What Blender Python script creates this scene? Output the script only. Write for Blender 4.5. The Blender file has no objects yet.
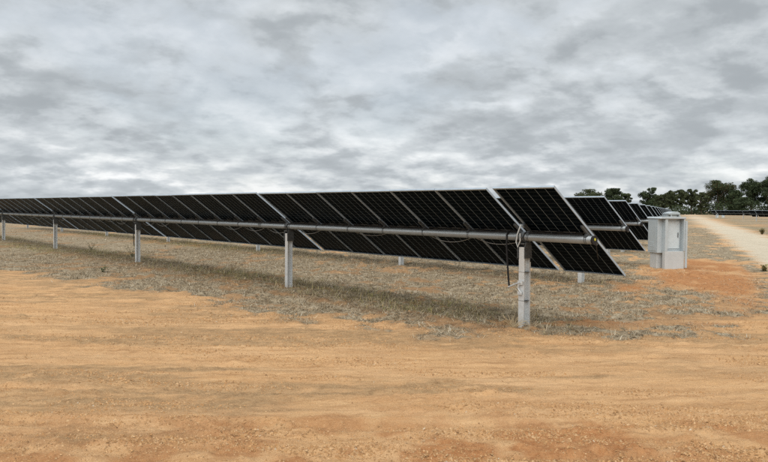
import bpy, math, random
import numpy as np
from mathutils import Vector, Matrix

# ---------------------------------------------------------------- camera, sky, sun, exposure
SC = bpy.context.scene
COL = SC.collection
YAW, PITCH, ROLL, FPX = 0.6918, 0.0305, 0.0087, 733.8
CAM = Vector((-9.2593, -6.4175, 1.8584))
_f = Vector((math.sin(YAW)*math.cos(PITCH), math.cos(YAW)*math.cos(PITCH), -math.sin(PITCH)))
_r = Vector((math.cos(YAW), -math.sin(YAW), 0))
_u = _r.cross(_f)
RIGHT = _r*math.cos(ROLL)+_u*math.sin(ROLL)
UP = -_r*math.sin(ROLL)+_u*math.cos(ROLL)
cd = bpy.data.cameras.new('camera'); cam = bpy.data.objects.new('camera', cd); COL.objects.link(cam)
m = Matrix((RIGHT, UP, -_f)).transposed().to_4x4(); m.translation = CAM
cam.matrix_world = m
cd.sensor_width = 36; cd.lens = FPX/768*36; cd.clip_start = .05; cd.clip_end = 6000
SC.camera = cam

SUN_EL, SUN_AZ = math.radians(56), math.radians(236)      # azimuth clockwise from +Y
W = bpy.data.worlds.new('World'); SC.world = W; W.use_nodes = True
def world_sky():
    nt = W.node_tree; nt.nodes.clear(); N = nt.nodes.new; L = nt.links.new
    def math_(op, a, b=None, c=None):
        n = N('ShaderNodeMath'); n.operation = op
        for i, v in enumerate((a, b, c)):
            if v is None: continue
            if isinstance(v, (int, float)): n.inputs[i].default_value = v
            else: L(v, n.inputs[i])
        return n.outputs[0]
    out = N('ShaderNodeOutputWorld'); bg = N('ShaderNodeBackground'); L(bg.outputs[0], out.inputs[0])
    sky = N('ShaderNodeTexSky'); sky.sky_type = 'NISHITA'; sky.sun_disc = False
    sky.sun_elevation = SUN_EL; sky.sun_rotation = SUN_AZ; sky.air_density = 1.0; sky.dust_density = 1.5
    tc = N('ShaderNodeTexCoord')
    sp = N('ShaderNodeSeparateXYZ'); L(tc.outputs['Generated'], sp.inputs[0])
    # meet the view ray with a curved cloud deck; a second sample a little lower in the sky tells lit tops from grey bellies
    def deck(dz, off):
        den = math_('ADD', math_('MAXIMUM', math_('SUBTRACT', sp.outputs[2], dz), -.02), off)
        cmb = N('ShaderNodeCombineXYZ')
        L(math_('DIVIDE', sp.outputs[0], den), cmb.inputs[0]); L(math_('DIVIDE', sp.outputs[1], den), cmb.inputs[1])
        return cmb.outputs[0]
    def noise(vec, scale, detail, rough, off, dist=0.0):
        mp = N('ShaderNodeMapping'); L(vec, mp.inputs[0]); mp.inputs['Location'].default_value = off
        n = N('ShaderNodeTexNoise'); n.noise_dimensions = '3D'
        n.inputs['Scale'].default_value = scale; n.inputs['Detail'].default_value = detail
        n.inputs['Roughness'].default_value = rough; n.inputs['Distortion'].default_value = dist
        L(mp.outputs[0], n.inputs['Vector']); return n.outputs['Fac']
    def smooth(x, a, b, lo=0., hi=1.):
        n = N('ShaderNodeMapRange'); n.interpolation_type = 'SMOOTHSTEP'; L(x, n.inputs[0])
        for k, v_ in zip((1, 2, 3, 4), (a, b, lo, hi)): n.inputs[k].default_value = v_
        return n.outputs[0]
    A, B = deck(0., .42), deck(.030, .42)
    A2, B2 = deck(0., .26), deck(.013, .26)
    big = noise(A, 1.75, 4, .5, (3.1, 1.7, .2), .3)
    p1, q1 = noise(A, 3.4, 9, .54, (7.3, 2.9, 3.1), .12), noise(B, 3.4, 9, .54, (7.3, 2.9, 3.1), .12)
    p2, q2 = noise(A2, 7.0, 8, .54, (1.3, 8.8, 5.12), .12), noise(B2, 7.0, 8, .54, (1.3, 8.8, 5.12), .12)
    lump = math_('ADD', math_('MULTIPLY', big, .45), math_('ADD', math_('MULTIPLY', p1, .35), math_('MULTIPLY', p2, .20)))
    thick = smooth(lump, .41, .59)                      # 0 thin and bright, 1 thick and grey
    thin = math_('SUBTRACT', 1.0, thick)
    rim1 = math_('SUBTRACT', q1, p1); rim2 = math_('SUBTRACT', q2, p2)
    lowf = smooth(sp.outputs[2], 0., .17, 1., 0.)
    br = math_('MULTIPLY', thick, -.20)
    br = math_('ADD', br, math_('MULTIPLY', rim1, math_('ADD', math_('MULTIPLY', thin, .58), .16)))
    br = math_('ADD', br, math_('MULTIPLY', rim2, math_('MULTIPLY', math_('ADD', lowf, .35), math_('ADD', math_('MULTIPLY', thin, .42), .05))))
    mass = math_('ADD', p1, math_('MULTIPLY', math_('SUBTRACT', p2, .5), .35))
    br = math_('ADD', br, smooth(mass, .46, .55, .036, -.036))       # masses with their own edges
    br = math_('ADD', br, smooth(math_('ADD', p2, math_('MULTIPLY', math_('SUBTRACT', big, .5), .5)), .47, .57, .022, -.022))
    br = math_('ADD', br, math_('MULTIPLY', lowf, .09))
    s = math_('ADD', br, .585)
    rp = N('ShaderNodeValToRGB'); L(s, rp.inputs[0]); cr = rp.color_ramp; E_ = cr.elements
    E_[0].position = .18; E_[0].color = (.140, .154, .166, 1)
    E_[1].position = .92; E_[1].color = (.44, .447, .45, 1)
    for p_, c_ in ((.36, (.186, .202, .214, 1)), (.52, (.236, .254, .267, 1)), (.68, (.294, .311, .322, 1)), (.80, (.36, .372, .38, 1))):
        e = E_.new(p_); e.color = c_
    # thin places where the blue above the deck tints the cloud
    gap = smooth(lump, .50, .40, 0., .16)
    skm = N('ShaderNodeMix'); skm.data_type = 'RGBA'; skm.blend_type = 'MULTIPLY'; skm.inputs[0].default_value = 1
    L(sky.outputs[0], skm.inputs[6]); skm.inputs[7].default_value = (.055, .055, .055, 1)
    mx = N('ShaderNodeMix'); mx.data_type = 'RGBA'; L(gap, mx.inputs[0]); L(rp.outputs[0], mx.inputs[6]); L(skm.outputs[2], mx.inputs[7])
    L(mx.outputs[2], bg.inputs[0]); bg.inputs[1].default_value = 1.0
world_sky()
sl = bpy.data.lights.new('sun', 'SUN'); sl.energy = 1.5; sl.angle = math.radians(78); sl.color = (1, .955, .89)
so = bpy.data.objects.new('sun', sl); COL.objects.link(so)
sdir = Vector((math.sin(SUN_AZ)*math.cos(SUN_EL), math.cos(SUN_AZ)*math.cos(SUN_EL), math.sin(SUN_EL)))
so.rotation_euler = sdir.to_track_quat('Z', 'Y').to_euler()
SC.cycles.use_denoising = False; SC.cycles.use_adaptive_sampling = False
SC.view_settings.view_transform = 'Standard'; SC.view_settings.look = 'None'
SC.view_settings.exposure = 1.2; SC.view_settings.gamma = 1; SC.view_settings.use_curve_mapping = False

# ---------------------------------------------------------------- helpers
rng = np.random.default_rng(11); random.seed(5)
def hsh(ix, iy, s):
    h = (ix.astype(np.int64)*374761393 + iy.astype(np.int64)*668265263 + s*2147483647) & 0xffffffff
    h = ((h ^ (h >> 13))*1274126177) & 0xffffffff
    h = h ^ (h >> 16)
    return (h & 0xffff)/65535.0
def vnoise(x, y, s=0):
    ix = np.floor(x); iy = np.floor(y); fx = x-ix; fy = y-iy
    fx = fx*fx*fx*(fx*(fx*6-15)+10); fy = fy*fy*fy*(fy*(fy*6-15)+10)
    a = hsh(ix, iy, s); b = hsh(ix+1, iy, s); c = hsh(ix, iy+1, s); d = hsh(ix+1, iy+1, s)
    return (a*(1-fx)+b*fx)*(1-fy)+(c*(1-fx)+d*fx)*fy
def fbm(x, y, s=0, o=4, g=.5):
    t = 0; a = 1; n = 0
    for i in range(o):
        t = t+a*vnoise(x, y, s+i*17); n += a; a *= g
        x, y = x*1.92+y*.55+3.7, y*1.92-x*.55+1.3
    return t/n
def sstep(a, b, x):
    t = np.clip((x-a)/(b-a), 0, 1); return t*t*(3-2*t)

class MB:
    """collects shapes for one mesh"""
    def __init__(s): s.v = []; s.f = []; s.uv = None
    def box(s, lo, hi, M=None):
        i = len(s.v)
        for z in (lo[2], hi[2]):
            for x, y in ((lo[0], lo[1]), (hi[0], lo[1]), (hi[0], hi[1]), (lo[0], hi[1])):
                p = Vector((x, y, z)); s.v.append(M @ p if M else p)
        for q in ((3, 2, 1, 0), (4, 5, 6, 7), (0, 1, 5, 4), (1, 2, 6, 5), (2, 3, 7, 6), (3, 0, 4, 7)):
            s.f.append(tuple(i+k for k in q))
        return s
    def tube(s, pts, rad, n=10, cap=True):
        pts = [Vector(p) for p in pts]
        rad = rad if isinstance(rad, (list, tuple)) else [rad]*len(pts)
        i0 = len(s.v); prev = None
        for k, p in enumerate(pts):
            d = (pts[min(k+1, len(pts)-1)]-pts[max(k-1, 0)]).normalized()
            a = prev if prev and abs(prev.dot(d)) < .98 else (Vector((0, 0, 1)) if abs(d.z) < .9 else Vector((1, 0, 0)))
            e1 = (a-d*a.dot(d)).normalized(); e2 = d.cross(e1); prev = e1
            for j in range(n):
                t = 2*math.pi*j/n
                s.v.append(p+(e1*math.cos(t)+e2*math.sin(t))*rad[k])
        for k in range(len(pts)-1):
            for j in range(n):
                a = i0+k*n+j; b = i0+k*n+(j+1) % n
                s.f.append((a, b, b+n, a+n))
        if cap:
            s.f.append(tuple(i0+j for j in reversed(range(n))))
            s.f.append(tuple(i0+(len(pts)-1)*n+j for j in range(n)))
        return s
    def prism(s, prof, lo, hi, axis=2):
        """closed 2-D profile extruded along an axis"""
        i = len(s.v); n = len(prof)
        for t in (lo, hi):
            for a, b in prof:
                s.v.append(Vector((a, b, t)) if axis == 2 else Vector((a, t, b)) if axis == 1 else Vector((t, a, b)))
        s.f.append(tuple(i+k for k in reversed(range(n)))); s.f.append(tuple(i+n+k for k in range(n)))
        for k in range(n):
            s.f.append((i+k, i+(k+1) % n, i+n+(k+1) % n, i+n+k))
        return s
    def mesh(s, name, mat, smooth=False, bevel=0):
        me = bpy.data.meshes.new(name); me.from_pydata([tuple(p) for p in s.v], [], s.f); me.update()
        if bevel:
            import bmesh
            bm = bmesh.new(); bm.from_mesh(me); bmesh.ops.recalc_face_normals(bm, faces=bm.faces)
            ed = [e for e in bm.edges if len(e.link_faces) == 2 and e.calc_face_angle(0) > .6]
            bmesh.ops.bevel(bm, geom=ed, offset=bevel, segments=1, affect='EDGES', profile=.5); bm.to_mesh(me); bm.free()
        else:
            import bmesh
            bm = bmesh.new(); bm.from_mesh(me); bmesh.ops.recalc_face_normals(bm, faces=bm.faces); bm.to_mesh(me); bm.free()
        me.materials.append(mat)
        if smooth: me.shade_smooth() if hasattr(me, 'shade_smooth') else None
        return me
def add(name, me, parent=None, loc=None, rot=None):
    o = bpy.data.objects.new(name, me); COL.objects.link(o); o.parent = parent
    if loc is not None: o.location = loc
    if rot is not None: o.rotation_euler = rot
    return o
def empty(name, loc, rz=0):
    o = bpy.data.objects.new(name, None); COL.objects.link(o); o.location = loc; o.rotation_euler = (0, 0, rz)
    o.empty_display_size = .2; return o
def tag(o, label=None, cat=None, group=None, kind=None):
    if label: o['label'] = label
    if cat: o['category'] = cat
    if group: o['group'] = group
    if kind: o['kind'] = kind
    return o
def copy_tree(o, parent=None):
    c = o.copy(); COL.objects.link(c); c.parent = parent
    for ch in o.children: copy_tree(ch, c)
    return c
def np_mesh(name, V, F, mat, col=None, uv=None):
    """V (n,3), F (m,k)"""
    me = bpy.data.meshes.new(name); n, k = F.shape
    me.vertices.add(len(V)); me.vertices.foreach_set('co', V.astype(np.float32).ravel())
    me.loops.add(n*k); me.loops.foreach_set('vertex_index', F.astype(np.int32).ravel())
    me.polygons.add(n); me.polygons.foreach_set('loop_start', np.arange(0, n*k, k, dtype=np.int32))
    me.polygons.foreach_set('loop_total', np.full(n, k, np.int32))
    me.update(calc_edges=True)
    if col is not None:
        for nm, c in col.items():
            a = me.attributes.new(nm, 'FLOAT_COLOR', 'POINT')
            cc = np.ones((len(V), 4), np.float32); cc[:, :3] = c; a.data.foreach_set('color', cc.ravel())
    me.materials.append(mat); return me

# ---------------------------------------------------------------- materials
class NT:
    def __init__(s, name):
        s.m = bpy.data.materials.new(name); s.m.use_nodes = True; s.t = s.m.node_tree
        s.b = s.t.nodes['Principled BSDF']
    def n(s, typ, **kw):
        o = s.t.nodes.new('ShaderNode'+typ)
        for k, v in kw.items(): setattr(o, k, v)
        return o
    def l(s, a, b): s.t.links.new(a, b)
    def math(s, op, a, b=None, clamp=False):
        o = s.n('Math', operation=op); o.use_clamp = clamp
        for i, v in enumerate((a, b)):
            if v is None: continue
            if isinstance(v, (int, float)): o.inputs[i].default_value = v
            else: s.l(v, o.inputs[i])
        return o.outputs[0]
    def noise(s, vec, scale, detail=4, rough=.55, dist=0):
        o = s.n('TexNoise'); s.l(vec, o.inputs['Vector'])
        o.inputs['Scale'].default_value = scale; o.inputs['Detail'].default_value = detail
        o.inputs['Roughness'].default_value = rough; o.inputs['Distortion'].default_value = dist
        return o.outputs['Fac']
    def ramp(s, fac, a, b, lo=0., hi=1.):
        o = s.n('MapRange'); s.l(fac, o.inputs[0])
        for i, v in zip((1, 2, 3, 4), (a, b, lo, hi)): o.inputs[i].default_value = v
        return o.outputs[0]
    def mix(s, fac, a, b, blend='MIX'):
        o = s.n('Mix', data_type='RGBA', blend_type=blend)
        for i, v in ((0, fac), (6, a), (7, b)):
            if isinstance(v, (int, float)): o.inputs[i].default_value = v
            elif isinstance(v, tuple): o.inputs[i].default_value = v+(1,)*(4-len(v))
            else: s.l(v, o.inputs[i])
        return o.outputs[2]
    def set(s, **kw):
        for k, v in kw.items(): s.b.inputs[k.replace('_', ' ')].default_value = v
    def bump(s, h, strength=.3, dist=.01):
        o = s.n('Bump'); s.l(h, o.inputs['Height']); o.inputs['Strength'].default_value = strength; o.inputs['Distance'].default_value = dist
        s.l(o.outputs[0], s.b.inputs['Normal'])
def mat_metal(name, c, rough=.45, metallic=.7, var=.12, scale=9, dirt=None):
    t = NT(name); tc = t.n('TexCoord'); v = tc.outputs['Object']
    n1 = t.noise(v, scale, 5); n2 = t.noise(v, scale*6, 3)
    f = t.math('ADD', t.math('MULTIPLY', n1, .7), t.math('MULTIPLY', n2, .3))
    d = tuple(x*(1-var*2) for x in c); b = tuple(min(1, x*(1+var)) for x in c)
    col = t.mix(t.ramp(f, .35, .65), d, b)
    t.l(col, t.b.inputs['Base Color'])
    t.l(t.ramp(n1, .3, .7, rough-.08, rough+.1), t.b.inputs['Roughness'])
    t.set(Metallic=metallic); return t.m
M_GALV = mat_metal('galvanised_steel', (.63, .66, .67), .42, .35, .06, 9)
M_TUBE = mat_metal('galvanised_tube', (.27, .30, .315), .42, .5, .06, 7)
M_BRKT = mat_metal('dull_zinc_bracket', (.12, .13, .135), .5, .6, .15, 20)
M_FRAME = mat_metal('anodised_aluminium', (.40, .48, .56), .45, .3, .05, 5)
M_CAB = mat_metal('cabinet_paint', (.46, .52, .55), .36, .2, .04, 2.5)
M_CABIN = mat_metal('cabinet_inner_paint', (.53, .60, .63), .4, .0, .05, 2.5)
M_CONC = mat_metal('plinth_zinc', (.50, .53, .535), .55, .1, .04, 3)
def mat_flat(name, c, rough=.6, spec=.5):
    t = NT(name); v = t.n('TexCoord').outputs['Object']
    n = t.noise(v, 30, 3); t.l(t.mix(n, tuple(x*.8 for x in c), tuple(x*1.2 for x in c)), t.b.inputs['Base Color'])
    t.set(Roughness=rough); t.b.inputs['Specular IOR Level'].default_value = spec; return t.m
M_BLACK = mat_flat('black_plastic', (.012, .012, .013), .5, .3)
M_GREYC = mat_flat('grey_cable', (.33, .34, .34), .5)
M_YEL = mat_flat('yellow_tag', (.55, .5, .05), .5)
def mat_laminate():
    """bifacial laminate seen from below: cells in glass with pale gaps; UV is in metres"""
    t = NT('bifacial_laminate'); uv = t.n('UVMap'); sp = t.n('SeparateXYZ'); t.l(uv.outputs[0], sp.inputs[0])
    def line(x, pitch, off, w):
        a = t.math('SUBTRACT', x, off); a = t.math('DIVIDE', a, pitch); a = t.math('FRACT', a)
        a = t.math('SUBTRACT', a, .5); a = t.math('ABSOLUTE', a)
        return t.math('GREATER_THAN', a, .5-w/2/pitch)
    u, v = sp.outputs[0], sp.outputs[1]
    cu = line(u, .1855, .017, .0062)
    cv = line(v, .0915, .042, .0026)
    mid = t.math('LESS_THAN', t.math('ABSOLUTE', t.math('SUBTRACT', v, 1.139)), .011)
    bus = line(u, .0183, .009, .0011)
    oi = t.n('ObjectInfo').outputs['Random']
    base = t.mix(oi, (.0007, .0030, .0058), (.0013, .0042, .0080))
    n = t.noise(t.n('TexCoord').outputs['Object'], 1.4, 4)
    base = t.mix(t.ramp(n, .4, .75, 0, .5), base, (.0016, .0044, .0080))
    c = t.mix(t.math('MULTIPLY', bus, .5), base, (.008, .012, .017))
    c = t.mix(t.math('MULTIPLY', cv, .8), c, (.10, .13, .16))
    c = t.mix(cu, c, (.25, .32, .38))
    c = t.mix(mid, c, (.15, .15, .15))
    t.l(c, t.b.inputs['Base Color']); t.set(Roughness=.3); t.b.inputs['Specular IOR Level'].default_value = .015
    return t.m
M_LAM = mat_laminate()

def mat_ground():
    t = NT('red_sandy_soil'); tc = t.n('TexCoord'); v = tc.outputs['Object']
    a1 = t.n('Attribute'); a1.attribute_name = 'zone'          # R straw litter, G green, B darker brown soil
    a2 = t.n('Attribute'); a2.attribute_name = 'soil'          # R pale road, G red soil, B grey stain
    s1 = t.n('SeparateColor'); t.l(a1.outputs['Color'], s1.inputs[0])
    s2 = t.n('SeparateColor'); t.l(a2.outputs['Color'], s2.inputs[0])
    # wheel-swept streaks: stretched along the haul direction
    mp = t.n('Mapping', vector_type='TEXTURE'); t.l(v, mp.inputs[0]); mp.inputs['Rotation'].default_value = (0, 0, -YAW-.05); mp.inputs['Scale'].default_value = (7, 1, 1)
    streak = t.noise(mp.outputs[0], 1.9, 8, .62, .4)
    mp2 = t.n('Mapping', vector_type='TEXTURE'); t.l(v, mp2.inputs[0]); mp2.inputs['Rotation'].default_value = (0, 0, -YAW+.12); mp2.inputs['Scale'].default_value = (6, 1, 1)
    streak2 = t.noise(mp2.outputs[0], 8, 7, .68, .3)
    n1 = t.noise(v, .8, 5, .6); n2 = t.noise(v, 8, 7, .7); n3 = t.noise(v, 45, 6, .75); n4 = t.noise(v, 150, 4, .75); n5 = t.noise(v, 3.1, 5, .6)
    sand = t.mix(t.ramp(streak, .33, .68), (.47, .268, .125), (.68, .44, .238))
    sand = t.mix(t.ramp(n1, .35, .7, 0, .6), sand, (.64, .385, .18))
    sand = t.mix(t.ramp(streak2, .51, .68, 0, .8), sand, (.35, .185, .082))
    sand = t.mix(t.ramp(streak2, .46, .3, 0, .55), sand, (.74, .50, .27))
    sand = t.mix(t.ramp(n2, .55, .75, 0, .6), sand, (.36, .195, .09))
    sand = t.mix(t.ramp(n3, .5, .68, 0, .6), sand, (.70, .48, .28))
    sand = t.mix(t.ramp(n4, .53, .66, 0, .75), sand, (.29, .17, .085))
    red = t.mix(t.ramp(n2, .35, .65), (.30, .125, .048), (.49, .245, .105))
    red = t.mix(t.ramp(n3, .48, .68, 0, .6), red, (.58, .34, .17))
    c = t.mix(s2.outputs[1], sand, red)
    stain = t.mix(t.ramp(n2, .38, .64), (.27, .165, .083), (.43, .28, .148))
    stain = t.mix(t.ramp(n3, .45, .68, 0, .6), stain, (.54, .38, .215))
    stain = t.mix(t.ramp(n4, .54, .68, 0, .6), stain, (.24, .16, .085))
    c = t.mix(t.math('MULTIPLY', s2.outputs[2], t.ramp(t.math('ADD', t.math('MULTIPLY', streak2, .5), t.math('MULTIPLY', n5, .5)), .36, .52), True), c, stain)
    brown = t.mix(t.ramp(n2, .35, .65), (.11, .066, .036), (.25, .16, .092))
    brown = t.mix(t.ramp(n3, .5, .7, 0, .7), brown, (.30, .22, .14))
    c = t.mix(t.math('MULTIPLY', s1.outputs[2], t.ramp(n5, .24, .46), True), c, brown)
    straw = t.mix(t.ramp(n5, .36, .62), (.24, .18, .11), (.42, .355, .25))
    straw = t.mix(t.ramp(n2, .5, .62, 0, .9), straw, (.085, .058, .034))
    straw = t.mix(t.ramp(n3, .52, .66, 0, .8), straw, (.58, .51, .375))
    straw = t.mix(t.ramp(n4, .5, .66, 0, .8), straw, (.08, .058, .036))
    lit = t.ramp(t.math('ADD', s1.outputs[0], t.math('ADD', t.math('MULTIPLY', n2, .55), t.math('MULTIPLY', n3, .35))), .72, 1.0)
    c = t.mix(lit, c, straw)
    c = t.mix(t.math('MULTIPLY', s1.outputs[1], t.ramp(n2, .45, .65, 0, .7)), c, (.15, .14, .055))
    pale = t.mix(t.ramp(n1, .3, .7), (.50, .44, .335), (.61, .545, .43))
    pale = t.mix(t.ramp(n3, .45, .7, 0, .5), pale, (.45, .37, .26))
    c = t.mix(s2.outputs[0], c, pale)
    t.l(c, t.b.inputs['Base Color']); t.set(Roughness=.95); t.b.inputs['Specular IOR Level'].default_value = .15
    h = t.math('ADD', t.math('MULTIPLY', n3, 1.0), t.math('ADD', t.math('MULTIPLY', n4, .35), t.math('MULTIPLY', n2, 1.6)))
    t.bump(h, .7, .03)
    return t.m
M_GROUND = mat_ground()
def mat_attr(name, rough=.8, trans=0.0, attr='tint'):
    t = NT(name); a = t.n('Attribute'); a.attribute_name = attr
    t.l(a.outputs['Color'], t.b.inputs['Base Color']); t.set(Roughness=rough); t.b.inputs['Specular IOR Level'].default_value = .2
    if trans:
        tr = t.n('BsdfTranslucent'); t.l(a.outputs['Color'], tr.inputs[0]); mx = t.n('MixShader'); mx.inputs[0].default_value = trans
        t.l(t.b.outputs[0], mx.inputs[1]); t.l(tr.outputs[0], mx.inputs[2])
        t.l(mx.outputs[0], t.t.nodes['Material Output'].inputs[0])
    return t.m
M_GRASS = mat_attr('dry_grass_blades', .8, .2)
M_LEAF = mat_attr('tree_leaves', .7, .15)
M_CLOD = mat_attr('soil_clods', .95)
M_BARK = mat_flat('bark', (.10, .075, .055), .9, .2)

# ---------------------------------------------------------------- the ground and its zones
ROW_S, ROW_D = 6.6324, 3.6051             # spacing of rows in X, stagger of row ends in Y
EDGE = np.array([(-22, 110), (-12, 60), (-6.6, 28), (-4.6, 17.3), (-3.45, 11.9), (-2.96, 8.15), (-2.67, 5.33), (-2.19, 3.5), (-1.79, 2.19), (-1.13, 1.12),
                 (-.52, .66), (.35, .02), (1.1, -.2), (1.87, -.77), (4.1, -.95), (8, -.9), (13, 2.3), (17, 4.45), (31.9, 12.5), (114.8, 57), (420, 221.4)])
def edge_dist(x, y):
    best = np.full(x.shape, 1e9); sg = np.ones(x.shape)
    for (ax, ay), (bx, by) in zip(EDGE[:-1], EDGE[1:]):
        dx, dy = bx-ax, by-ay
        t = np.clip(((x-ax)*dx+(y-ay)*dy)/(dx*dx+dy*dy), 0, 1)
        ex, ey = x-(ax+t*dx), y-(ay+t*dy); d = ex*ex+ey*ey
        k = d < best; best = np.where(k, d, best); sg = np.where(k, np.sign(dx*(y-ay)-dy*(x-ax)), sg)
    return np.sqrt(best)*sg
def gauss(x, y, cx, cy, r, rb=None, ang=0.):
    c, s = math.cos(ang), math.sin(ang); u = (x-cx)*c+(y-cy)*s; v = -(x-cx)*s+(y-cy)*c
    return np.exp(-(u*u/(r*r)+v*v/((rb or r)**2)))
HD = np.array((.8805, .474))              # heading of the pale service road
def zones(x, y):
    d = edge_dist(x, y)
    n = fbm(x*.55, y*.55, 3, 4); nf = fbm(x*2.3, y*2.3, 9, 4); nl = fbm(x*.16, y*.16, 21, 3)
    along = (x-17)*HD[0]+(y-4.55)*HD[1]; side = (x-17)*HD[1]-(y-4.55)*HD[0]      # side > 0 : right of its left edge
    road = sstep(-.25, .15, side+(nf-.5)*.7)*sstep(3.5, 3.0, side+(nf-.5)*.8)*sstep(-22, -8, along)
    inn = sstep(-.7, .9, d+(n-.5)*2.0+(nf-.5)*1.9)
    beyond = sstep(3.0, 4.2, side+(nf-.5))*sstep(0, 14, along)
    xr = (x+ROW_S*.5) % ROW_S-ROW_S*.5        # offset from the nearest row line
    yr = y-np.round(x/ROW_S)*ROW_D
    inrow = sstep(-.4, .9, yr)
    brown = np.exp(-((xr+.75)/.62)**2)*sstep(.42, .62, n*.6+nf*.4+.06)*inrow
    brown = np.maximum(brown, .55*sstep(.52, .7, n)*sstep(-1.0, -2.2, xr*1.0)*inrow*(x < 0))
    green = np.exp(-((xr-.45)/.75)**2)*sstep(.45, .66, nl*.5+n*.5)*inrow
    green = np.maximum(green, 1.3*gauss(x, y, .0, 3.5, .5, 1.3)+.9*gauss(x, y, .5, 21, .8, 3)+.8*gauss(x, y, -.6, 28, 1., 5)+.9*gauss(x, y, 6.6, 24, 1., 7))
    red = 1.4*gauss(x, y, 12.8, 4.9, 3.4, 1.6, .45)+1.1*gauss(x, y, 9.2, 2.7, 2.8, 1.1, .5)+.6*gauss(x, y, 5.4, .2, 2.6, .7, .35)+gauss(x, y, 16.6, 6.9, 2.6, 1.1, .5)+.8*gauss(x, y, 6.6, 3.4, 1.6, .5, .4)+.7*gauss(x, y, 1.2, .5, 2.5, .35, -.55)
    red = np.clip(red*1.25*sstep(.3, .58, nf*.6+n*.4+.04), 0, 1)
    red = np.maximum(red, beyond*sstep(.5, .6, nl)*.8)
    nk = fbm(x*5.5, y*5.5, 13, 3)
    litter = inn*(.18+.95*sstep(.36, .58, nf*.5+n*.3+nk*.2))*(1-.85*red)*(1-.65*brown)
    litter = np.maximum(litter, beyond*(.35+.5*sstep(.4, .6, n)))
    litter = np.clip(litter*(1-road), 0, 1)
    # foreground stains, swept along the haul direction
    c, s = math.cos(-YAW), math.sin(-YAW); us = x*c+y*s; vs = -x*s+y*c
    st = fbm(us*.22+5, vs*1.5, 31, 5, .6)
    stain = sstep(.50, .64, st)*.95
    for (gx, gy, ra, rb, w) in ((-5.2, 4.6, 1.9, .5, .95), (-3.6, 2.2, 1.5, .35, .6), (-.7, -2.1, 1.3, .45, .95), (-1.4, .2, 2.2, .3, .7), (-7.4, -.5, 1.0, .35, .95), (-4.1, 3.4, 1.3, .3, .6), (1.1, -1.5, 1.5, .4, .6)):
        stain = np.maximum(stain, w*gauss(x, y, gx, gy, ra, rb, -YAW)*sstep(.34, .56, st*.5+nf*.5))
    stain = np.maximum(stain, .95*np.exp(-((d+.8)/.95)**2)*sstep(.36, .54, st*.5+nf*.5))
    stain = stain*(1-inn)*(1-road)
    redf = .95*gauss(x, y, -6.2, -2.0, 5.5, 1.2, -YAW)+.8*gauss(x, y, -4.7, -2.7, 1.1, .22, -YAW)+.6*gauss(x, y, -3.4, -3.2, 1.2, .3, -YAW)
    red = np.maximum(red, redf*sstep(.35, .6, nf)*(1-inn))
    far = sstep(90, 160, np.hypot(x, y))
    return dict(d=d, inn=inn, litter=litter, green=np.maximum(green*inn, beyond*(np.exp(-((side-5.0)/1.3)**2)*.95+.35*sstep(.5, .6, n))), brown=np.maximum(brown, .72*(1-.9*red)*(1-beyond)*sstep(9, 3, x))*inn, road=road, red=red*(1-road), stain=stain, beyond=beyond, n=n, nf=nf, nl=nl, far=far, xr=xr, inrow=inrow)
def height(x, y, Z=None):
    Z = Z or zones(x, y)
    c, s = math.cos(-YAW-.05), math.sin(-YAW-.05); us = x*c+y*s; vs = -x*s+y*c
    near = sstep(60, 18, np.hypot(x+9, y+6))
    h = (fbm(us*.45, vs*2.6, 41, 5, .58)-.5)*.05
    h += (fbm(x*7, y*7, 51, 3, .6)-.5)*.030
    rough = sstep(.45, .7, fbm(us*.5, vs*1.4, 61, 3))+sstep(6.9, 5.6, (x-CAM.x)*math.sin(YAW)+(y-CAM.y)*math.cos(YAW))*.9
    h += np.abs(fbm(x*4.2, y*4.2, 71, 4, .6)-.5)*.13*rough*(1-Z['inn'])
    h += (fbm(x*1.3, y*1.3, 81, 4)-.5)*.12*Z['inn']+(fbm(x*6.5, y*6.5, 83, 3, .6)-.5)*.085*Z['inn']
    e1 = (x+4.5)*math.cos(YAW)-(y-.5)*math.sin(YAW); e2 = (x+4.5)*math.sin(YAW)+(y-.5)*math.cos(YAW)
    wob = (fbm(e1*.25, e1*0+2.2, 97, 2)-.5)*.5
    for c0, k2, k1, dp in ((-3.55, .012, .03, .030), (-2.15, .012, .03, .028), (-1.0, -.010, -.05, .018), (.5, -.010, -.05, .018), (1.9, .016, .02, .014), (-3.0, -.006, -.10, .022)):
        v = e2-c0-k1*e1-k2*e1*e1-wob*.4
        tread = .65+.35*np.sin(e1*2*math.pi/.11+np.sign(v)*1.2)
        fade = sstep(.25, .6, fbm(e1*.4, v*.3+c0, 99, 3))
        h += (1-Z['inn'])*fade*dp*(-np.exp(-(v/.11)**2)*tread+.55*np.exp(-((np.abs(v)-.2)/.06)**2))
    return h*near*(1-.7*Z['road'])
def axis_pts(lo, hi, step, far_lo, far_hi, g):
    a = list(np.arange(lo, hi, step)); s = step
    while a[-1] < far_hi: s *= g; a.append(a[-1]+s)
    b = [lo]; s = step
    while b[-1] > far_lo: s *= g; b.append(b[-1]-s)
    return np.array(b[:0:-1]+a)
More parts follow.
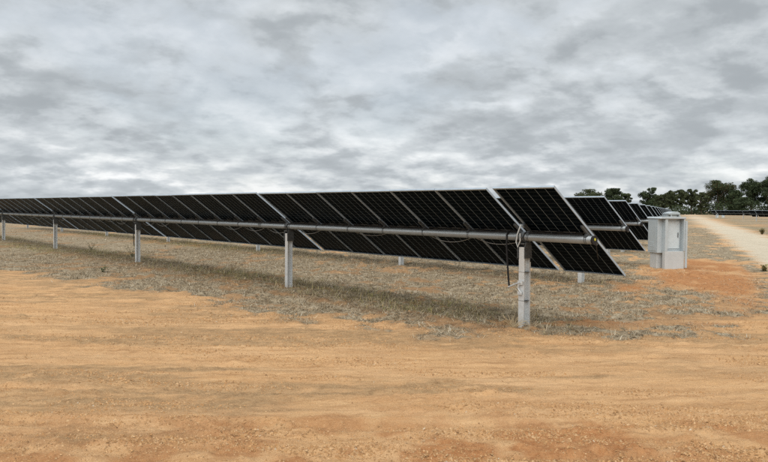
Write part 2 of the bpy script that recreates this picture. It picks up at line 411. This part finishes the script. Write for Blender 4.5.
def build_ground():
    vv = axis_pts(4.6, 15, .028, -400, 3200, 1.045); uu = axis_pts(-6.5, 6.5, .032, -2600, 2600, 1.06)
    U, V_ = np.meshgrid(uu, vv); sx, cx = math.sin(YAW), math.cos(YAW)
    X = CAM.x+U*cx+V_*sx; Y = CAM.y-U*sx+V_*cx
    x, y = X.ravel(), Y.ravel(); Z = zones(x, y); h = height(x, y, Z)
    nr, nc = U.shape; i = np.arange(nr*nc).reshape(nr, nc)
    F = np.stack((i[:-1, :-1], i[:-1, 1:], i[1:, 1:], i[1:, :-1]), -1).reshape(-1, 4)
    me = np_mesh('ground', np.stack((x, y, h), 1), F, M_GROUND,
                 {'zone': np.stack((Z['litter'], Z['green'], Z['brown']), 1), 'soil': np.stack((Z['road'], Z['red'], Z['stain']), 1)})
    me.polygons.foreach_set('use_smooth', np.ones(len(me.polygons), bool))
    return tag(add('ground', me), kind='structure')
build_ground()

# ---------------------------------------------------------------- grass, litter and clods (uncountable)
def in_view(x, y, margin=1.12):
    dx, dy = x-CAM.x, y-CAM.y
    z = dx*math.sin(YAW)+dy*math.cos(YAW); r = dx*math.cos(YAW)-dy*math.sin(YAW)
    return (z > 3) & (np.abs(r) < z*.523*margin+2.5)
def blades(name, label, n, box, dens, ln, lean, wid, cols, seed, spread=0):
    r = np.random.default_rng(seed)
    x = r.uniform(box[0], box[1], n); y = r.uniform(box[2], box[3], n)
    k = in_view(x, y); x, y = x[k], y[k]
    Z = zones(x, y); k = r.random(len(x)) < dens(Z, x, y); x, y = x[k], y[k]
    h = height(x, y); n = len(x)
    az = r.uniform(0, 2*math.pi, n); el = r.uniform(lean[0], lean[1], n); L = r.uniform(ln[0], ln[1], n)*r.uniform(.6, 1, n); w = r.uniform(wid[0], wid[1], n)
    ca, sa = np.cos(az), np.sin(az)
    base = np.stack((x, y, h-.004), 1)
    per = np.stack((-sa, ca, np.zeros(n)), 1)*w[:, None]*.5
    mid = base+np.stack((ca*np.cos(el), sa*np.cos(el), np.sin(el)), 1)*(L*.55)[:, None]
    e2 = el-r.uniform(.1, .9, n)
    tip = mid+np.stack((ca*np.cos(e2), sa*np.cos(e2), np.sin(e2)), 1)*(L*.45)[:, None]
    V = np.empty((n, 5, 3)); V[:, 0] = base-per; V[:, 1] = base+per; V[:, 2] = mid+per*.7; V[:, 3] = mid-per*.7; V[:, 4] = tip
    q = np.arange(n)[:, None]*5
    F = np.concatenate((q+[[0, 1, 2]], q+[[0, 2, 3]], q+[[3, 2, 4]]))
    cols = np.array(cols); ci = r.integers(0, len(cols), n); c = cols[ci]*r.uniform(.7, 1.2, (n, 1))
    c = np.repeat(c, 5, 0)
    return tag(add(name, np_mesh(name, V.reshape(-1, 3), F, M_GRASS, {'tint': c})), label, 'grass', kind='stuff')
STRAW = [(.48, .40, .265), (.41, .33, .205), (.54, .47, .335), (.33, .245, .14), (.22, .15, .08), (.46, .39, .28)]
GREY = [(.40, .325, .22), (.47, .39, .275), (.31, .23, .145), (.21, .145, .085), (.52, .44, .315)]
GREEN = [(.26, .27, .08), (.31, .30, .10), (.42, .36, .16), (.20, .22, .065), (.50, .43, .24)]
YEL = [(.54, .44, .24), (.45, .36, .18), (.58, .48, .29), (.36, .30, .13), (.40, .27, .14)]
def clump(x, y, f, sd): return sstep(.42, .62, fbm(x*f, y*f, sd, 3))
blades('mown_straw', 'pale dead mown straw lying between and under the panel rows', 1250000, (-6, 14, -1.8, 24), lambda Z, x, y: np.clip(Z['litter']-.1, 0, 1)*(.12+.75*clump(x, y, 5.5, 15)),
       (.07, .21), (.03, .75), (.004, .0095), STRAW+GREY+[(.12, .085, .05), (.10, .07, .04), (.62, .58, .48)], 1)
blades('mown_straw', 'pale dead straw farther off among the rear panel rows', 420000, (-6, 70, 0, 75), lambda Z, x, y: np.clip(Z['litter']-.1, 0, 1)*.7*clump(x, y, 2.5, 16)*((x > 14) | (y > 24)),
       (.08, .26), (.05, .7), (.012, .03), STRAW+GREY, 2)
blades('tall_dry_grass', 'taller yellow grass tufts standing along the lines of posts', 900000, (-3, 9, -.5, 45), lambda Z, x, y: Z['inrow']*Z['inn']*np.exp(-((Z['xr']-.25)/.8)**2)*sstep(.44, .62, Z['nf']*.6+Z['nl']*.4)*(.03+.26*clump(x, y, 3.4, 17)),
       (.07, .26), (.35, 1.3), (.004, .009), YEL+STRAW+[(.22, .19, .085), (.15, .10, .055)], 3)
blades('green_grass', 'green grass tufts growing below the nearest panels', 420000, (-1.5, 8.5, .5, 45), lambda Z, x, y: np.clip(Z['green'], 0, 1)*.34*clump(x, y, 3.1, 18),
       (.06, .20), (.45, 1.35), (.005, .010), GREEN+YEL[:2], 4)
blades('loose_straw', 'scattered straw bits on the sandy track', 130000, (-11, 8, -6, 14), lambda Z, x, y: (1-Z['inn'])*(Z['stain']*.06+.4*sstep(-1.3, 0, Z['d'])*sstep(.5, .7, Z['nf'])+.006),
       (.03, .10), (.0, .2), (.003, .007), [(.48, .37, .22), (.40, .29, .16), (.33, .22, .12), (.52, .43, .29)], 6)

def clods():
    r = np.random.default_rng(8); n = 560000
    zz = 4.8*np.exp(r.uniform(0, 1, n)*math.log(15/4.8)); uu = r.uniform(-.58, .58, n)*zz      # even in depth and breadth of the track
    x = CAM.x+uu*math.cos(YAW)+zz*math.sin(YAW); y = CAM.y-uu*math.sin(YAW)+zz*math.cos(YAW)
    Z = zones(x, y); c, s = math.cos(-YAW-.05), math.sin(-YAW-.05); us = x*c+y*s; vs = -x*s+y*c
    q = np.clip(sstep(.44, .66, fbm(us*.6, vs*2.6, 91, 5, .6))+sstep(6.6, 5.4, zz)*.6*sstep(.4, .6, fbm(us*1.1, vs*3, 93, 3)), 0, 1.4)
    p = (1-.8*Z['inn'])*(.12+.6*q)
    k = r.random(len(x)) < p; x, y, q, zz = x[k], y[k], q[k], zz[k]; n = len(x); h = height(x, y)
    sz = np.minimum(.0028+r.exponential(.0028, n)*(.6+.8*q), .019)*(zz/8)**.35
    O = np.array([(1, 0, 0), (-.5, .87, 0), (-.5, -.87, 0), (0, 0, .85)], float)
    F0 = np.array([(0, 1, 3), (1, 2, 3), (2, 0, 3)])
    V = O[None]*sz[:, None, None]*r.uniform(.55, 1.5, (n, 4, 3)); a = r.uniform(0, 6.28, n)
    V[:, 3, :2] += r.uniform(-.5, .5, (n, 2))*sz[:, None]
    ca, sa = np.cos(a)[:, None], np.sin(a)[:, None]
    vx = V[..., 0]*ca-V[..., 1]*sa; vy = V[..., 0]*sa+V[..., 1]*ca
    V = np.stack((vx+x[:, None], vy+y[:, None], V[..., 2]+h[:, None]-.002), -1)
    F = (np.arange(n)[:, None, None]*4+F0[None]).reshape(-1, 3)
    pal = .8*np.array([(.53, .31, .145), (.45, .25, .11), (.60, .39, .21), (.36, .20, .095), (.62, .50, .36)])
    col = np.repeat(pal[r.choice(5, n, p=[.35, .265, .26, .12, .005])]*r.uniform(.8, 1.15, (n, 1)), 4, 0)
    tag(add('soil_clods', np_mesh('soil_clods', V.reshape(-1, 3), F, M_CLOD, {'tint': col})), 'small clods and pebbles on the churned orange track', 'clods', kind='stuff')
    print('clods', n)
clods()

# ---------------------------------------------------------------- solar trackers
TILT = 0.6316; TUBE_H = 1.4212; TUBE_R = .061; OFF = .1267; ML, MW, PITCHM, GAP = 2.278, 1.147, 1.154, .14
def laminate_mesh():
    t = .004; w, l = MW/2-.006, ML/2-.006
    V = [(sx*l, sy*w, z) for z in (-t, t) for sx, sy in ((-1, -1), (1, -1), (1, 1), (-1, 1))]
    F = [(3, 2, 1, 0), (4, 5, 6, 7), (0, 1, 5, 4), (1, 2, 6, 5), (2, 3, 7, 6), (3, 0, 4, 7)]
    me = bpy.data.meshes.new('solar_module'); me.from_pydata(V, [], F); me.update()
    uv = me.uv_layers.new(name='UVMap')
    for lp in me.loops:
        p = me.vertices[lp.vertex_index].co; uv.data[lp.index].uv = (p.y+MW/2, p.x+ML/2)
    me.materials.append(M_LAM); return me
def frame_mesh():
    b = MB(); w, l = MW/2, ML/2; z0, z1 = -.027, .0055
    for s in (-1, 1):
        y0, y1 = sorted((s*w, s*(w-.0065))); b.box((-l, y0, z0), (l, y1, z1))
        y0, y1 = sorted((s*(w-.0067), s*(w-.0095))); b.box((-l+.007, y0, z0), (l-.007, y1, z0+.002))
        x0, x1 = sorted((s*l, s*(l-.0065))); b.box((x0, -w+.0068, z0+.0005), (x1, w-.0068, z1-.0005))
        x0, x1 = sorted((s*(l-.0067), s*(l-.026))); b.box((x0, -w+.019, z0+.0006), (x1, w-.019, z0+.0026))
    return b.mesh('frame', M_FRAME)
def jbox_mesh():
    b = MB(); b.box((-.022, -.055, -.022), (.022, .055, -.0045)); return b.mesh('junction_box', M_BLACK, bevel=.004)
def bracket_mesh():
    """hat rail under two frames plus strap round the tube; origin on the tube axis, x down the slope, z to the glass"""
    b = MB(); zt = OFF-.0295
    b.prism([(-.028, zt-.002), (-.028, zt-.0005), (.028, zt-.0005), (.028, zt-.002), (.019, zt-.003), (.016, TUBE_R+.001), (-.016, TUBE_R+.001), (-.019, zt-.003)], -.24, .24, 0)
    R = TUBE_R
    for yy in (-.014, .014):
        b.tube([(math.cos(math.pi+math.pi*k/12)*(R+.003), yy, math.sin(math.pi+math.pi*k/12)*(R+.003)) for k in range(13)], .0045, 5)
    for s in (-1, 1):
        b.box((s*(R+.0065)-.005, -.024, -.002), (s*(R+.0065)+.005, .024, zt-.004))
        b.tube([(s*(R+.002), -.034, .02), (s*(R+.002), .034, .02)], .007, 6)
    return b.mesh('mounting_bracket', M_BRKT)
def post_mesh(h):
    """I-section pile: flanges face east and west"""
    b = MB(); d, w, t = .069, .056, .008
    b.prism([(-d, -w), (-d+t, -w), (-d+t, -.0045), (d-t, -.0045), (d-t, -w), (d, -w), (d, w), (d-t, w), (d-t, .0045), (-d+t, .0045), (-d+t, w), (-d, w)], -.6, h)
    return b.mesh('post', M_GALV)
def head_mesh():
    """bearing on its saddle plates on top of a pile; origin on the tube axis"""
    b = MB()
    for s in (-1, 1):
        b.prism([(-.088, -.34), (.088, -.34), (.088, -.16), (.055, -.085), (-.055, -.085), (-.088, -.16)], s*.071-.006, s*.071+.006, 1)
    n = 24
    ring = [(math.cos(2*math.pi*k/n), math.sin(2*math.pi*k/n)) for k in range(n)]
    i = len(b.v); ro, ri = TUBE_R+.030, TUBE_R+.002
    for y in (-.042, .042):
        for r_ in (ro, ri):
            for c, s in ring: b.v.append(Vector((c*r_, y, s*r_)))
    for k in range(n):
        k2 = (k+1) % n
        for a, c in ((0, 2*n), (n, 3*n)): b.f.append((i+a+k, i+a+k2, i+c+k2, i+c+k))
        for a, c in ((0, n), (2*n, 3*n)): b.f.append((i+a+k, i+a+k2, i+c+k2, i+c+k))
    b.box((-.115, -.035, -.012), (-.093, .035, .012)); b.box((.093, -.035, -.012), (.115, .035, .012))
    b.box((-.09, -.064, -.115), (.09, .064, -.092))
    for s in (-1, 1):
        for zz in (-.2, -.28):
            b.tube([(s*.05, -.09, zz), (s*.05, .09, zz)], .011, 6)
    return b.mesh('bearing', M_BRKT)
LAM, FRM, JBX, BRK, HEAD, POST = laminate_mesh(), frame_mesh(), jbox_mesh(), bracket_mesh(), head_mesh(), post_mesh(TUBE_H-.16)
GROUPS = (1, 6, 8, 8, 8, 8, 8, 8, 8)
def strap_mesh(z):
    b = MB(); b.box((-.0715, -.0585, z-.002), (.0715, .0585, z+.002)); return b
def tracker(name, loc, count, label, detail=0, tilt=TILT, rz=0, group='tracker rows of tilted solar panels', seed=0):
    rr = random.Random(seed)
    root = empty(name, loc, rz); tag(root, label, 'solar tracker', group)
    y = 0; n = 0; ends = []
    for g in GROUPS:
        if n >= count: break
        tt = tilt+rr.uniform(-.006, .006) if detail else tilt
        for i in range(g):
            if n >= count: break
            yc = y+PITCHM/2
            nv = Vector((math.sin(tt), 0, math.cos(tt)))
            p = nv*OFF+Vector((0, yc, TUBE_H+rr.uniform(-.004, .004)))
            md = add('solar_module', LAM, root, p, (0, tt+rr.uniform(-.002, .002), 0))
            add('frame', FRM, md)
            if detail > 1:
                for k in (-1, 0, 1): add('junction_box', JBX, md, (.0, k*.36, 0))
            if detail and (i == 0 or True):
                if i == 0: add('mounting_bracket', BRK, root, (0, y+.035, TUBE_H), (0, tt, 0))
                add('mounting_bracket', BRK, root, (0, y+PITCHM-(.035 if i == g-1 else 0), TUBE_H), (0, tt, 0))
            y += PITCHM; n += 1
        ends.append(y+GAP/2-.01); y += GAP-.02
    length = y
    b = MB(); nseg = 2
    b.tube([(0, -.07, TUBE_H), (0, length, TUBE_H)], TUBE_R, 20)
    for e in ends[1:-1]:                         # swaged couplings between tube lengths
        b.tube([(0, e+1.1, TUBE_H), (0, e+1.34, TUBE_H)], TUBE_R+.004, 20)
    me = b.mesh('torque_tube', M_TUBE)
    for pl in me.polygons: pl.use_smooth = len(pl.vertices) == 4
    add('torque_tube', me, root)
    c = MB(); c.tube([(0, -.098, TUBE_H), (0, -.0705, TUBE_H)], TUBE_R+.006, 20); add('end_cap', c.mesh('end_cap', M_BLACK), root)
    for e in ends:
        add('post', POST, root, (0, e, 0), (0, 0, rr.uniform(-.06, .06)))
        add('bearing', HEAD, root, (0, e, TUBE_H))
    return root, ends
ORD = 'first second third fourth fifth sixth seventh eighth ninth tenth eleventh twelfth thirteenth fourteenth fifteenth sixteenth seventeenth eighteenth nineteenth twentieth twenty-first twenty-second twenty-third twenty-fourth'.split()
ROW1, ENDS = None, None
for k in range(24):
    cnt = 55 if k == 0 else 47 if k < 3 else 31 if k < 6 else 15 if k < 12 else 7
    lab = ('nearest and longest row of tilted solar panels on galvanised posts, running left' if k == 0 else
           '%s tracker row of tilted solar panels, counting back from the nearest' % ORD[k])
    r_, e_ = tracker('solar_tracker', (ROW_S*k, ROW_D*k, 0), cnt, lab, 2 if k == 0 else 1 if k < 3 else 0, seed=k)
    if k == 0: ROW1, ENDS = r_, e_

# fittings of the nearest row (parts of it)
def sag(a, b, d, n=10):
    a, b = Vector(a), Vector(b)
    return [a.lerp(b, i/n)-Vector((0, 0, d*4*(i/n)*(1-i/n))) for i in range(n+1)]
def fittings():
    # home-run wires slung below the tube, each a loop from bracket to bracket
    rr = random.Random(3)
    y = 0; st = []
    for g in GROUPS[:5]:
        for i in range(g):
            st.append((y, y+PITCHM)); y += PITCHM
        y += GAP-.02
    for i, (a, b_) in enumerate(st[1:31]):
        if rr.random() < .2: continue
        w = MB(); dx = .10
        w.tube(sag((dx, a+.02, TUBE_H-.05), (dx, b_-.02, TUBE_H-.05), rr.uniform(.04, .14)), .0042, 6)
        add('string_cable', w.mesh('string_cable', M_GREYC if rr.random() < .6 else M_BLACK), ROW1)
    # wires tied along the upper side of the tube
    w = MB()
    pts = []
    for j in range(0, 160):
        yy = .1+j*.22; pts.append((-.03+.012*math.sin(yy*5.1), yy, TUBE_H+TUBE_R+.012+.006*math.sin(yy*9)))
    w.tube(pts, .010, 6); add('cable_bundle', w.mesh('cable_bundle', M_BLACK), ROW1)
    for e, zc in ((ENDS[0], .62), (ENDS[2], .55)):
        w = MB(); yy = e+.30 if e == ENDS[0] else e+.16
        w.tube([(-.02, yy, TUBE_H+.08), (-.085, yy, TUBE_H+.03), (-.095, yy-.005, TUBE_H-.15), (-.09, yy-.03, zc+.3), (-.085, yy-.06, zc)], .015, 8)
        me = w.mesh('drop_conduit', M_BLACK); add('drop_conduit', me, ROW1)
    e = ENDS[0]
    # clamp holding the conduit off the pile
    w = MB(); w.tube([(-.09, e+.25, .60), (-.10, e+.10, .66), (-.11, e-.02, .70)], .014, 8); w.tube([(-.10, e+.02, .70), (-.10, e+.04, .60), (-.10, e-.03, .52)], .012, 8)
    w.box((-.105, e-.03, .50), (-.08, e+.05, .55)); w.box((-.105, e-.05, .66), (-.08, e+.05, .72))
    add('conduit_clamp', w.mesh('conduit_clamp', M_GALV), ROW1)
    for z in (.86, .40):
        add('cable_tie', strap_mesh(z).mesh('cable_tie', M_BLACK), ROW1, (0, e, 0))
    # earthing lead looped over the bearing
    w = MB(); w.tube([(-.075, e+.02, TUBE_H+.20), (-.11, e+.06, TUBE_H+.05), (-.115, e+.08, TUBE_H-.08), (-.11, e+.05, TUBE_H-.16), (-.11, e+.0, TUBE_H-.06), (-.105, e+.01, TUBE_H+.06)], .011, 7)
    add('earth_lead', w.mesh('earth_lead', mat_flat('pale_lead', (.5, .53, .53), .4)), ROW1)
    # stiffener channel on the pile below the bearing
    w = MB(); w.box((.074, -.05, -.3), (.080, .05, 1.02)); w.box((.0805, -.05, -.3), (.098, -.044, 1.02)); w.box((.0805, .044, -.3), (.098, .05, 1.02))
    add('stiffener', w.mesh('stiffener', M_GALV), ROW1, (0, e, 0))
    w = MB(); w.tube([(0, -.1045, TUBE_H+.01), (0, -.099, TUBE_H+.01)], .020, 14); add('end_tag', w.mesh('end_tag', M_YEL), ROW1)
    w = MB(); w.tube(sag((.03, -.07, TUBE_H-.02), (.9, .9, TUBE_H+.02), .12)+[(2.2, 1.6, TUBE_H-.1)], .006, 6)
    w = MB(); w.tube(sag((.05, -.08, TUBE_H-.01), (.62, .25, TUBE_H-.32), .05), .008, 6)
    add('end_lead', w.mesh('end_lead', M_BLACK), ROW1)
fittings()

# rows across the service road, far right
def gpt(u, v, z=0.):
    d = _f+RIGHT*((u-384)/FPX)-UP*((v-231)/FPX); t = (z-CAM.z)/d.z; return CAM+d*t
for (u, v, lab, cnt) in ((750, 221.3, 'distant dark tracker row right of the pale road, the nearer of the two there', 39), (712, 218.4, 'farther dark tracker row right of the pale road, below the trees', 47)):
    p = gpt(u, v); r_, e_ = tracker('solar_tracker', (p.x, p.y, 0), cnt, lab, 0, tilt=-.58, rz=math.pi, group='tracker rows of tilted solar panels', seed=77)

# ---------------------------------------------------------------- cabinets
def cabinet(loc, rz, label, hood=False):
    o = empty('electrical_cabinet', loc, rz); tag(o, label, 'cabinet', 'pale metal electrical cabinets')
    def part(name, b, mat, par=o, bev=.006): return add(name, b.mesh(name, mat, bevel=bev), par)
    H = 1.66
    body = part('body', MB().box((-.47, -.08, .50), (.36, .46, H-.05)), M_CAB)
    b = MB(); b.prism([(-.50, H-.05), (.44, H-.05), (.44, H-.035), (.40, H+.01), (-.46, H+.01), (-.50, H-.035)], -.29, .50, 1); lid = part('lid', b, M_CAB)
    if hood:
        b = MB(); b.prism([(-.50, H+.011), (.44, H+.011), (.44, H+.05), (.22, H+.17), (.02, H+.17), (-.50, H+.04)], -.29, .50, 1); part('hood', b, M_CAB, lid)
    part('plinth', MB().box((-.30, -.25, -.1), (.40, -.10, .56)), M_CONC)
    part('rear_plinth', MB().box((-.42, .02, -.1), (.30, .40, .499)), M_CONC)
    part('jamb', MB().box((-.30, -.25, .5605), (-.20, -.081, H-.051)), M_CAB)
    fin = part('side_fin', MB().box((.361, -.27, .5605), (.405, .30, H-.052)), M_CAB)
    part('fin_flange', MB().box((.4055, -.30, .02), (.48, -.26, H-.12)), M_CAB)
    door = part('door', MB().box((-.195, -.105, .64), (.31, -.0805, H-.12)), M_CABIN)
    part('handle', MB().box((.24, -.128, 1.0), (.262, -.1055, 1.16)), M_BRKT, door, .003)
    for z in (.78, 1.38): part('hinge', MB().box((-.185, -.122, z), (-.16, -.1055, z+.08)), M_BRKT, door, .002)
    part('side_panel', MB().box((-.482, -.02, .56), (-.4705, .40, H-.12)), M_CAB, body, .004)
    for z in (.70, .76, .82):
        part('vent', MB().box((-.491, .08, z), (-.4825, .30, z+.02)), M_CABIN, body, .002)
    return o
CR = math.radians(90-117)+.0
p = gpt(671, 268.5)
cabinet((p.x+.1, p.y+.15, 0), math.radians(-27), 'pale metal cabinet standing on red soil beside the ends of the panel rows')
p = gpt(672, 236.8); cabinet((p.x, p.y, 0), math.radians(-27), 'pale metal cabinet mostly hidden behind the nearer cabinet', True)
p = gpt(717, 217.6); cabinet((p.x, p.y, 0), math.radians(-70), 'small distant white cabinet before the trees, left one of the pair')
p = gpt(723, 217.6); cabinet((p.x, p.y, 0), math.radians(-70), 'small distant white cabinet before the trees, right one of the pair')

# ---------------------------------------------------------------- trees
def tree(u, vtop, wpx, Z, label, seed, pal, dens=1.0, low=.3):
    r = np.random.default_rng(seed); rr = random.Random(seed)
    # ground position along the bearing of the photo's column, at distance Z
    d = (_f+RIGHT*((u-384)/FPX)); d = Vector((d.x, d.y, 0)); base = Vector((CAM.x, CAM.y, 0))+d*Z
    hor = 231+ (_f.z/ (UP.z))*0
    dv = gpt(u, 300); # horizon row at this column
    yh = 208.7+(u-384)*.00875
    Ht = ((yh-vtop)/FPX*Z+CAM.z)*1.1; Wd = wpx/FPX*Z
    root = empty('tree', base, 0); tag(root, label, 'tree', 'trees along the skyline')
    b = MB(); tips = []
    tr = .022*Ht
    b.tube([(0, 0, -.5), (rr.uniform(-.2, .2), 0, Ht*.2), (rr.uniform(-.4, .4), rr.uniform(-.4, .4), Ht*.45), (rr.uniform(-.6, .6), rr.uniform(-.6, .6), Ht*.75)], [tr*1.3, tr, tr*.7, tr*.25], 7)
    nb = 9
    for i in range(nb):
        a = i*2.4+rr.uniform(-.4, .4); z0 = Ht*rr.uniform(.22, .55); ln = Wd*.42*rr.uniform(.6, 1.0); z1 = z0+(Ht-z0)*rr.uniform(.25, .7)
        e = Vector((math.cos(a)*ln, math.sin(a)*ln, z1)); s0 = Vector((0, 0, z0))
        b.tube([s0, s0.lerp(e, .5)+Vector((0, 0, .05*Ht)), e], [tr*.5, tr*.33, tr*.12], 5); tips.append(e)
    add('trunk', b.mesh('trunk', M_BARK), root)
    # clumps through the crown's volume
    C = [np.array(t) for t in tips]
    for i in range(26):
        a = r.uniform(0, 6.28); q = r.uniform(0, 1)**.5; z = r.uniform(low, .97)
        prof = math.sin(math.pi*min(1, max(.06, (z-low*.6)/(1.06-low*.6))))**.6
        C.append(np.array((math.cos(a)*q*Wd*.46*prof, math.sin(a)*q*Wd*.46*prof, z*Ht)))
    for z in np.linspace(low+.05, .93, 7): C.append(np.array((r.normal()*Wd*.06, r.normal()*Wd*.06, z*Ht)))
    P, S = [], []
    for c in C:
        cr = Wd*r.uniform(.10, .19); n = int(115*dens*(cr/(Wd*.12))**2)
        g = r.normal(size=(n, 3)); g /= np.linalg.norm(g, axis=1)[:, None]; g *= (r.uniform(0, 1, (n, 1))**.45)*cr; g[:, 2] *= .75
        P.append(c+g); S.append(np.full(n, r.uniform(.75, 1.2)))
    P = np.concatenate(P); S = np.concatenate(S); P = P[P[:, 2] < Ht*1.0]; S = S[:len(P)]; n = len(P)
    e1 = r.normal(size=(n, 3)); e1 /= np.linalg.norm(e1, axis=1)[:, None]; e2 = np.cross(e1, r.normal(size=(n, 3))); e2 /= np.linalg.norm(e2, axis=1)[:, None]
    sz = r.uniform(.22, .52, (n, 1))*Z/420
    V = np.stack((P-e1*sz, P+e2*sz*.55, P+e1*sz, P-e2*sz*.55), 1).reshape(-1, 3)
    F = np.arange(n*4).reshape(n, 4)
    pal = np.array(pal); col = np.repeat(pal[r.integers(0, len(pal), n)]*(S*r.uniform(.7, 1.25, n))[:, None], 4, 0)
    add('crown', np_mesh('crown', V, F, M_LEAF, {'tint': col}), root)
DG = [(.050, .072, .034), (.068, .09, .042), (.038, .055, .028)]
OL = [(.072, .09, .042), (.09, .10, .05), (.055, .07, .036)]
BR = DG+[(.10, .075, .03)]
TREES = [
 (588, 191.5, 27, 430, 'dark rounded tree top showing above the second panel row', OL, 1.0, .3),
 (613, 190.8, 22, 430, 'dark tree above the third panel row, taller of the two crowns there', DG, 1.0, .3),
 (625, 195.5, 13, 440, 'small lower tree crown touching the right side of the tree over the third row', OL, 1.0, .3),
 (649, 190.3, 22, 430, 'rounded tree above the receding row ends, left of the cabinet', DG, 1.1, .25),
 (661, 196.5, 14, 420, 'lower thin tree just right of the rounded tree over the row ends', OL, .8, .25),
 (671, 192.5, 14, 420, 'open-crowned tree directly above the pale cabinet', OL, .75, .25),
 (680, 192.0, 13, 420, 'slim open tree just right above the pale cabinet', OL, .7, .3),
 (691, 190.8, 15, 420, 'slim airy tree above the far end of the pale road', OL, .8, .3),
 (701, 194.5, 14, 410, 'sparse low tree left of the big brown-topped tree', OL, .65, .2),
 (718, 183.5, 33, 420, 'big broad tree with brownish top near the right', BR, 1.5, .22),
 (733, 192.5, 15, 400, 'low dark tree filling the dip between the two biggest trees', DG, 1.2, .15),
 (751, 181.5, 25, 410, 'tall dark tree near the right edge of the picture', DG, 1.5, .25),
 (768, 179.0, 27, 400, 'tallest dark tree cut by the right edge of the picture', DG, 1.5, .2),
 (742, 199.0, 20, 380, 'low dense dark tree standing before the two tallest trees', DG, 1.5, .1),
 (790, 183.0, 32, 400, 'dark tree beyond the right edge of the tallest tree', DG, 1.3, .2)]
for i, (u, vt, w, Z, lab, pal, dn, lo) in enumerate(TREES): tree(u, vt, w, Z, lab, 100+i, pal, dn, lo)
def undergrowth():
    r = np.random.default_rng(55); P = []
    for u in np.arange(560, 860, 1.6):
        Z = r.uniform(395, 450); d = (_f+RIGHT*((u-384)/FPX)); b = np.array((CAM.x+d.x*Z, CAM.y+d.y*Z, 0)); h = r.uniform(2.2, 5.5)+(2.5 if u > 705 else 0)
        n = 90; g = r.normal(size=(n, 3))*np.array((1.3, 1.3, 0)); g[:, 2] = r.uniform(0, h, n); P.append(b+g)
    P = np.concatenate(P); n = len(P)
    e1 = r.normal(size=(n, 3)); e1 /= np.linalg.norm(e1, axis=1)[:, None]; e2 = np.cross(e1, r.normal(size=(n, 3))); e2 /= np.linalg.norm(e2, axis=1)[:, None]
    sz = r.uniform(.3, .65, (n, 1)); V = np.stack((P-e1*sz, P+e2*sz*.6, P+e1*sz, P-e2*sz*.6), 1).reshape(-1, 3)
    col = np.repeat(np.array(DG)[r.integers(0, 3, n)]*r.uniform(.7, 1.2, (n, 1)), 4, 0)
    tag(add('undergrowth', np_mesh('undergrowth', V, np.arange(n*4).reshape(n, 4), M_LEAF, {'tint': col})), 'low dark scrub filling in below the skyline trees', 'scrub', kind='stuff')
undergrowth()

# ---------------------------------------------------------------- weeds one can pick out
def weed(loc, h, n, label, pal, seed, leafy=True, name='weed', leaf=1.):
    rr = random.Random(seed); root = empty(name, loc, 0); tag(root, label, 'weed', 'weeds near the posts')
    b = MB(); lv = []
    for i in range(n):
        a = rr.uniform(0, 6.28); t = rr.uniform(.1, .55 if leafy else .95); L = h*rr.uniform(.6, 1)
        d = Vector((math.cos(a)*math.sin(t), math.sin(a)*math.sin(t), math.cos(t)))
        pts = [Vector((rr.uniform(-.03, .03), rr.uniform(-.03, .03), -.02))]; p = pts[0]
        for k in range(4):
            p = p+d*L/4; d = (d+Vector((rr.uniform(-.2, .2), rr.uniform(-.2, .2), -.08 if leafy else -.22))).normalized(); pts.append(p.copy())
            if leafy: lv += [(p.copy(), d.copy()) for _ in range(3)]
        b.tube(pts, [.005, .004, .003, .002, .001], 4, False)
    t = NT(name+'_stem'); t.set(Roughness=.8); t.b.inputs['Base Color'].default_value = tuple(pal[-1])+(1,)
    add('stem', b.mesh('stem', t.m), root)
    if lv:
        V = []; F = []; C = []
        for p, d in lv:
            a = rr.uniform(0, 6.28); o = Vector((math.cos(a), math.sin(a), rr.uniform(-.2, .5))).normalized(); s = Vector((-o.y, o.x, 0)).normalized(); L = rr.uniform(.04, .085)*leaf
            i = len(V); V += [p, p+o*L*.5+s*L*.28, p+o*L, p+o*L*.5-s*L*.28]; F.append((i, i+1, i+2, i+3)); C += [pal[rr.randrange(len(pal)-1)]]*4
        add('foliage', np_mesh('foliage', np.array([tuple(v) for v in V]), np.array(F), M_LEAF, {'tint': np.array(C)}), root)
WG = [(.05, .10, .03), (.07, .12, .04), (.04, .08, .03), (.09, .10, .04)]
def hz(x, y): return float(height(np.array([x]), np.array([y]))[0])
p = gpt(132.5, 256.5); weed((p.x, p.y, hz(p.x, p.y)), .55, 9, 'green leafy weed growing against the third post from the right', WG, 1)
p = gpt(91.5, 249.5); weed((p.x, p.y, hz(p.x, p.y)), .42, 8, 'small dark green weed between the third and fourth posts', WG, 2)
p = gpt(103, 272.5); weed((p.x, p.y, hz(p.x, p.y)), .22, 6, 'tiny dark weed in the litter below the gap between third and fourth posts', WG, 3)
p = gpt(762, 234.5); weed((p.x, p.y, hz(p.x, p.y)), 0.55, 40, 'yellowish bush on the far verge of the pale road', [(.30, .27, .10), (.24, .22, .08), (.36, .30, .14), (.25, .19, .10)], 4, leaf=2.2)
p = gpt(764, 270.5); weed((p.x, p.y, hz(p.x, p.y)), .24, 16, 'yellow-green weed on the near edge of the pale road', [(.34, .31, .10), (.28, .26, .09), (.40, .33, .15), (.3, .24, .12)], 5, leaf=1.5)
p = gpt(513, 328); weed((p.x, p.y, hz(p.x, p.y)), .36, 30, 'dead straw tuft sprawling at the foot of the nearest post', [(.45, .36, .22)], 6, False, 'dry_tuft')
p = gpt(533, 327); weed((p.x, p.y, hz(p.x, p.y)), .22, 16, 'short dead tuft right of the nearest post foot', [(.42, .34, .22)], 7, False, 'dry_tuft')
p = gpt(232, 270); weed((p.x, p.y, hz(p.x, p.y)), .3, 22, 'dead brown tuft between the second and third posts', [(.28, .19, .10)], 8, False, 'dry_tuft')
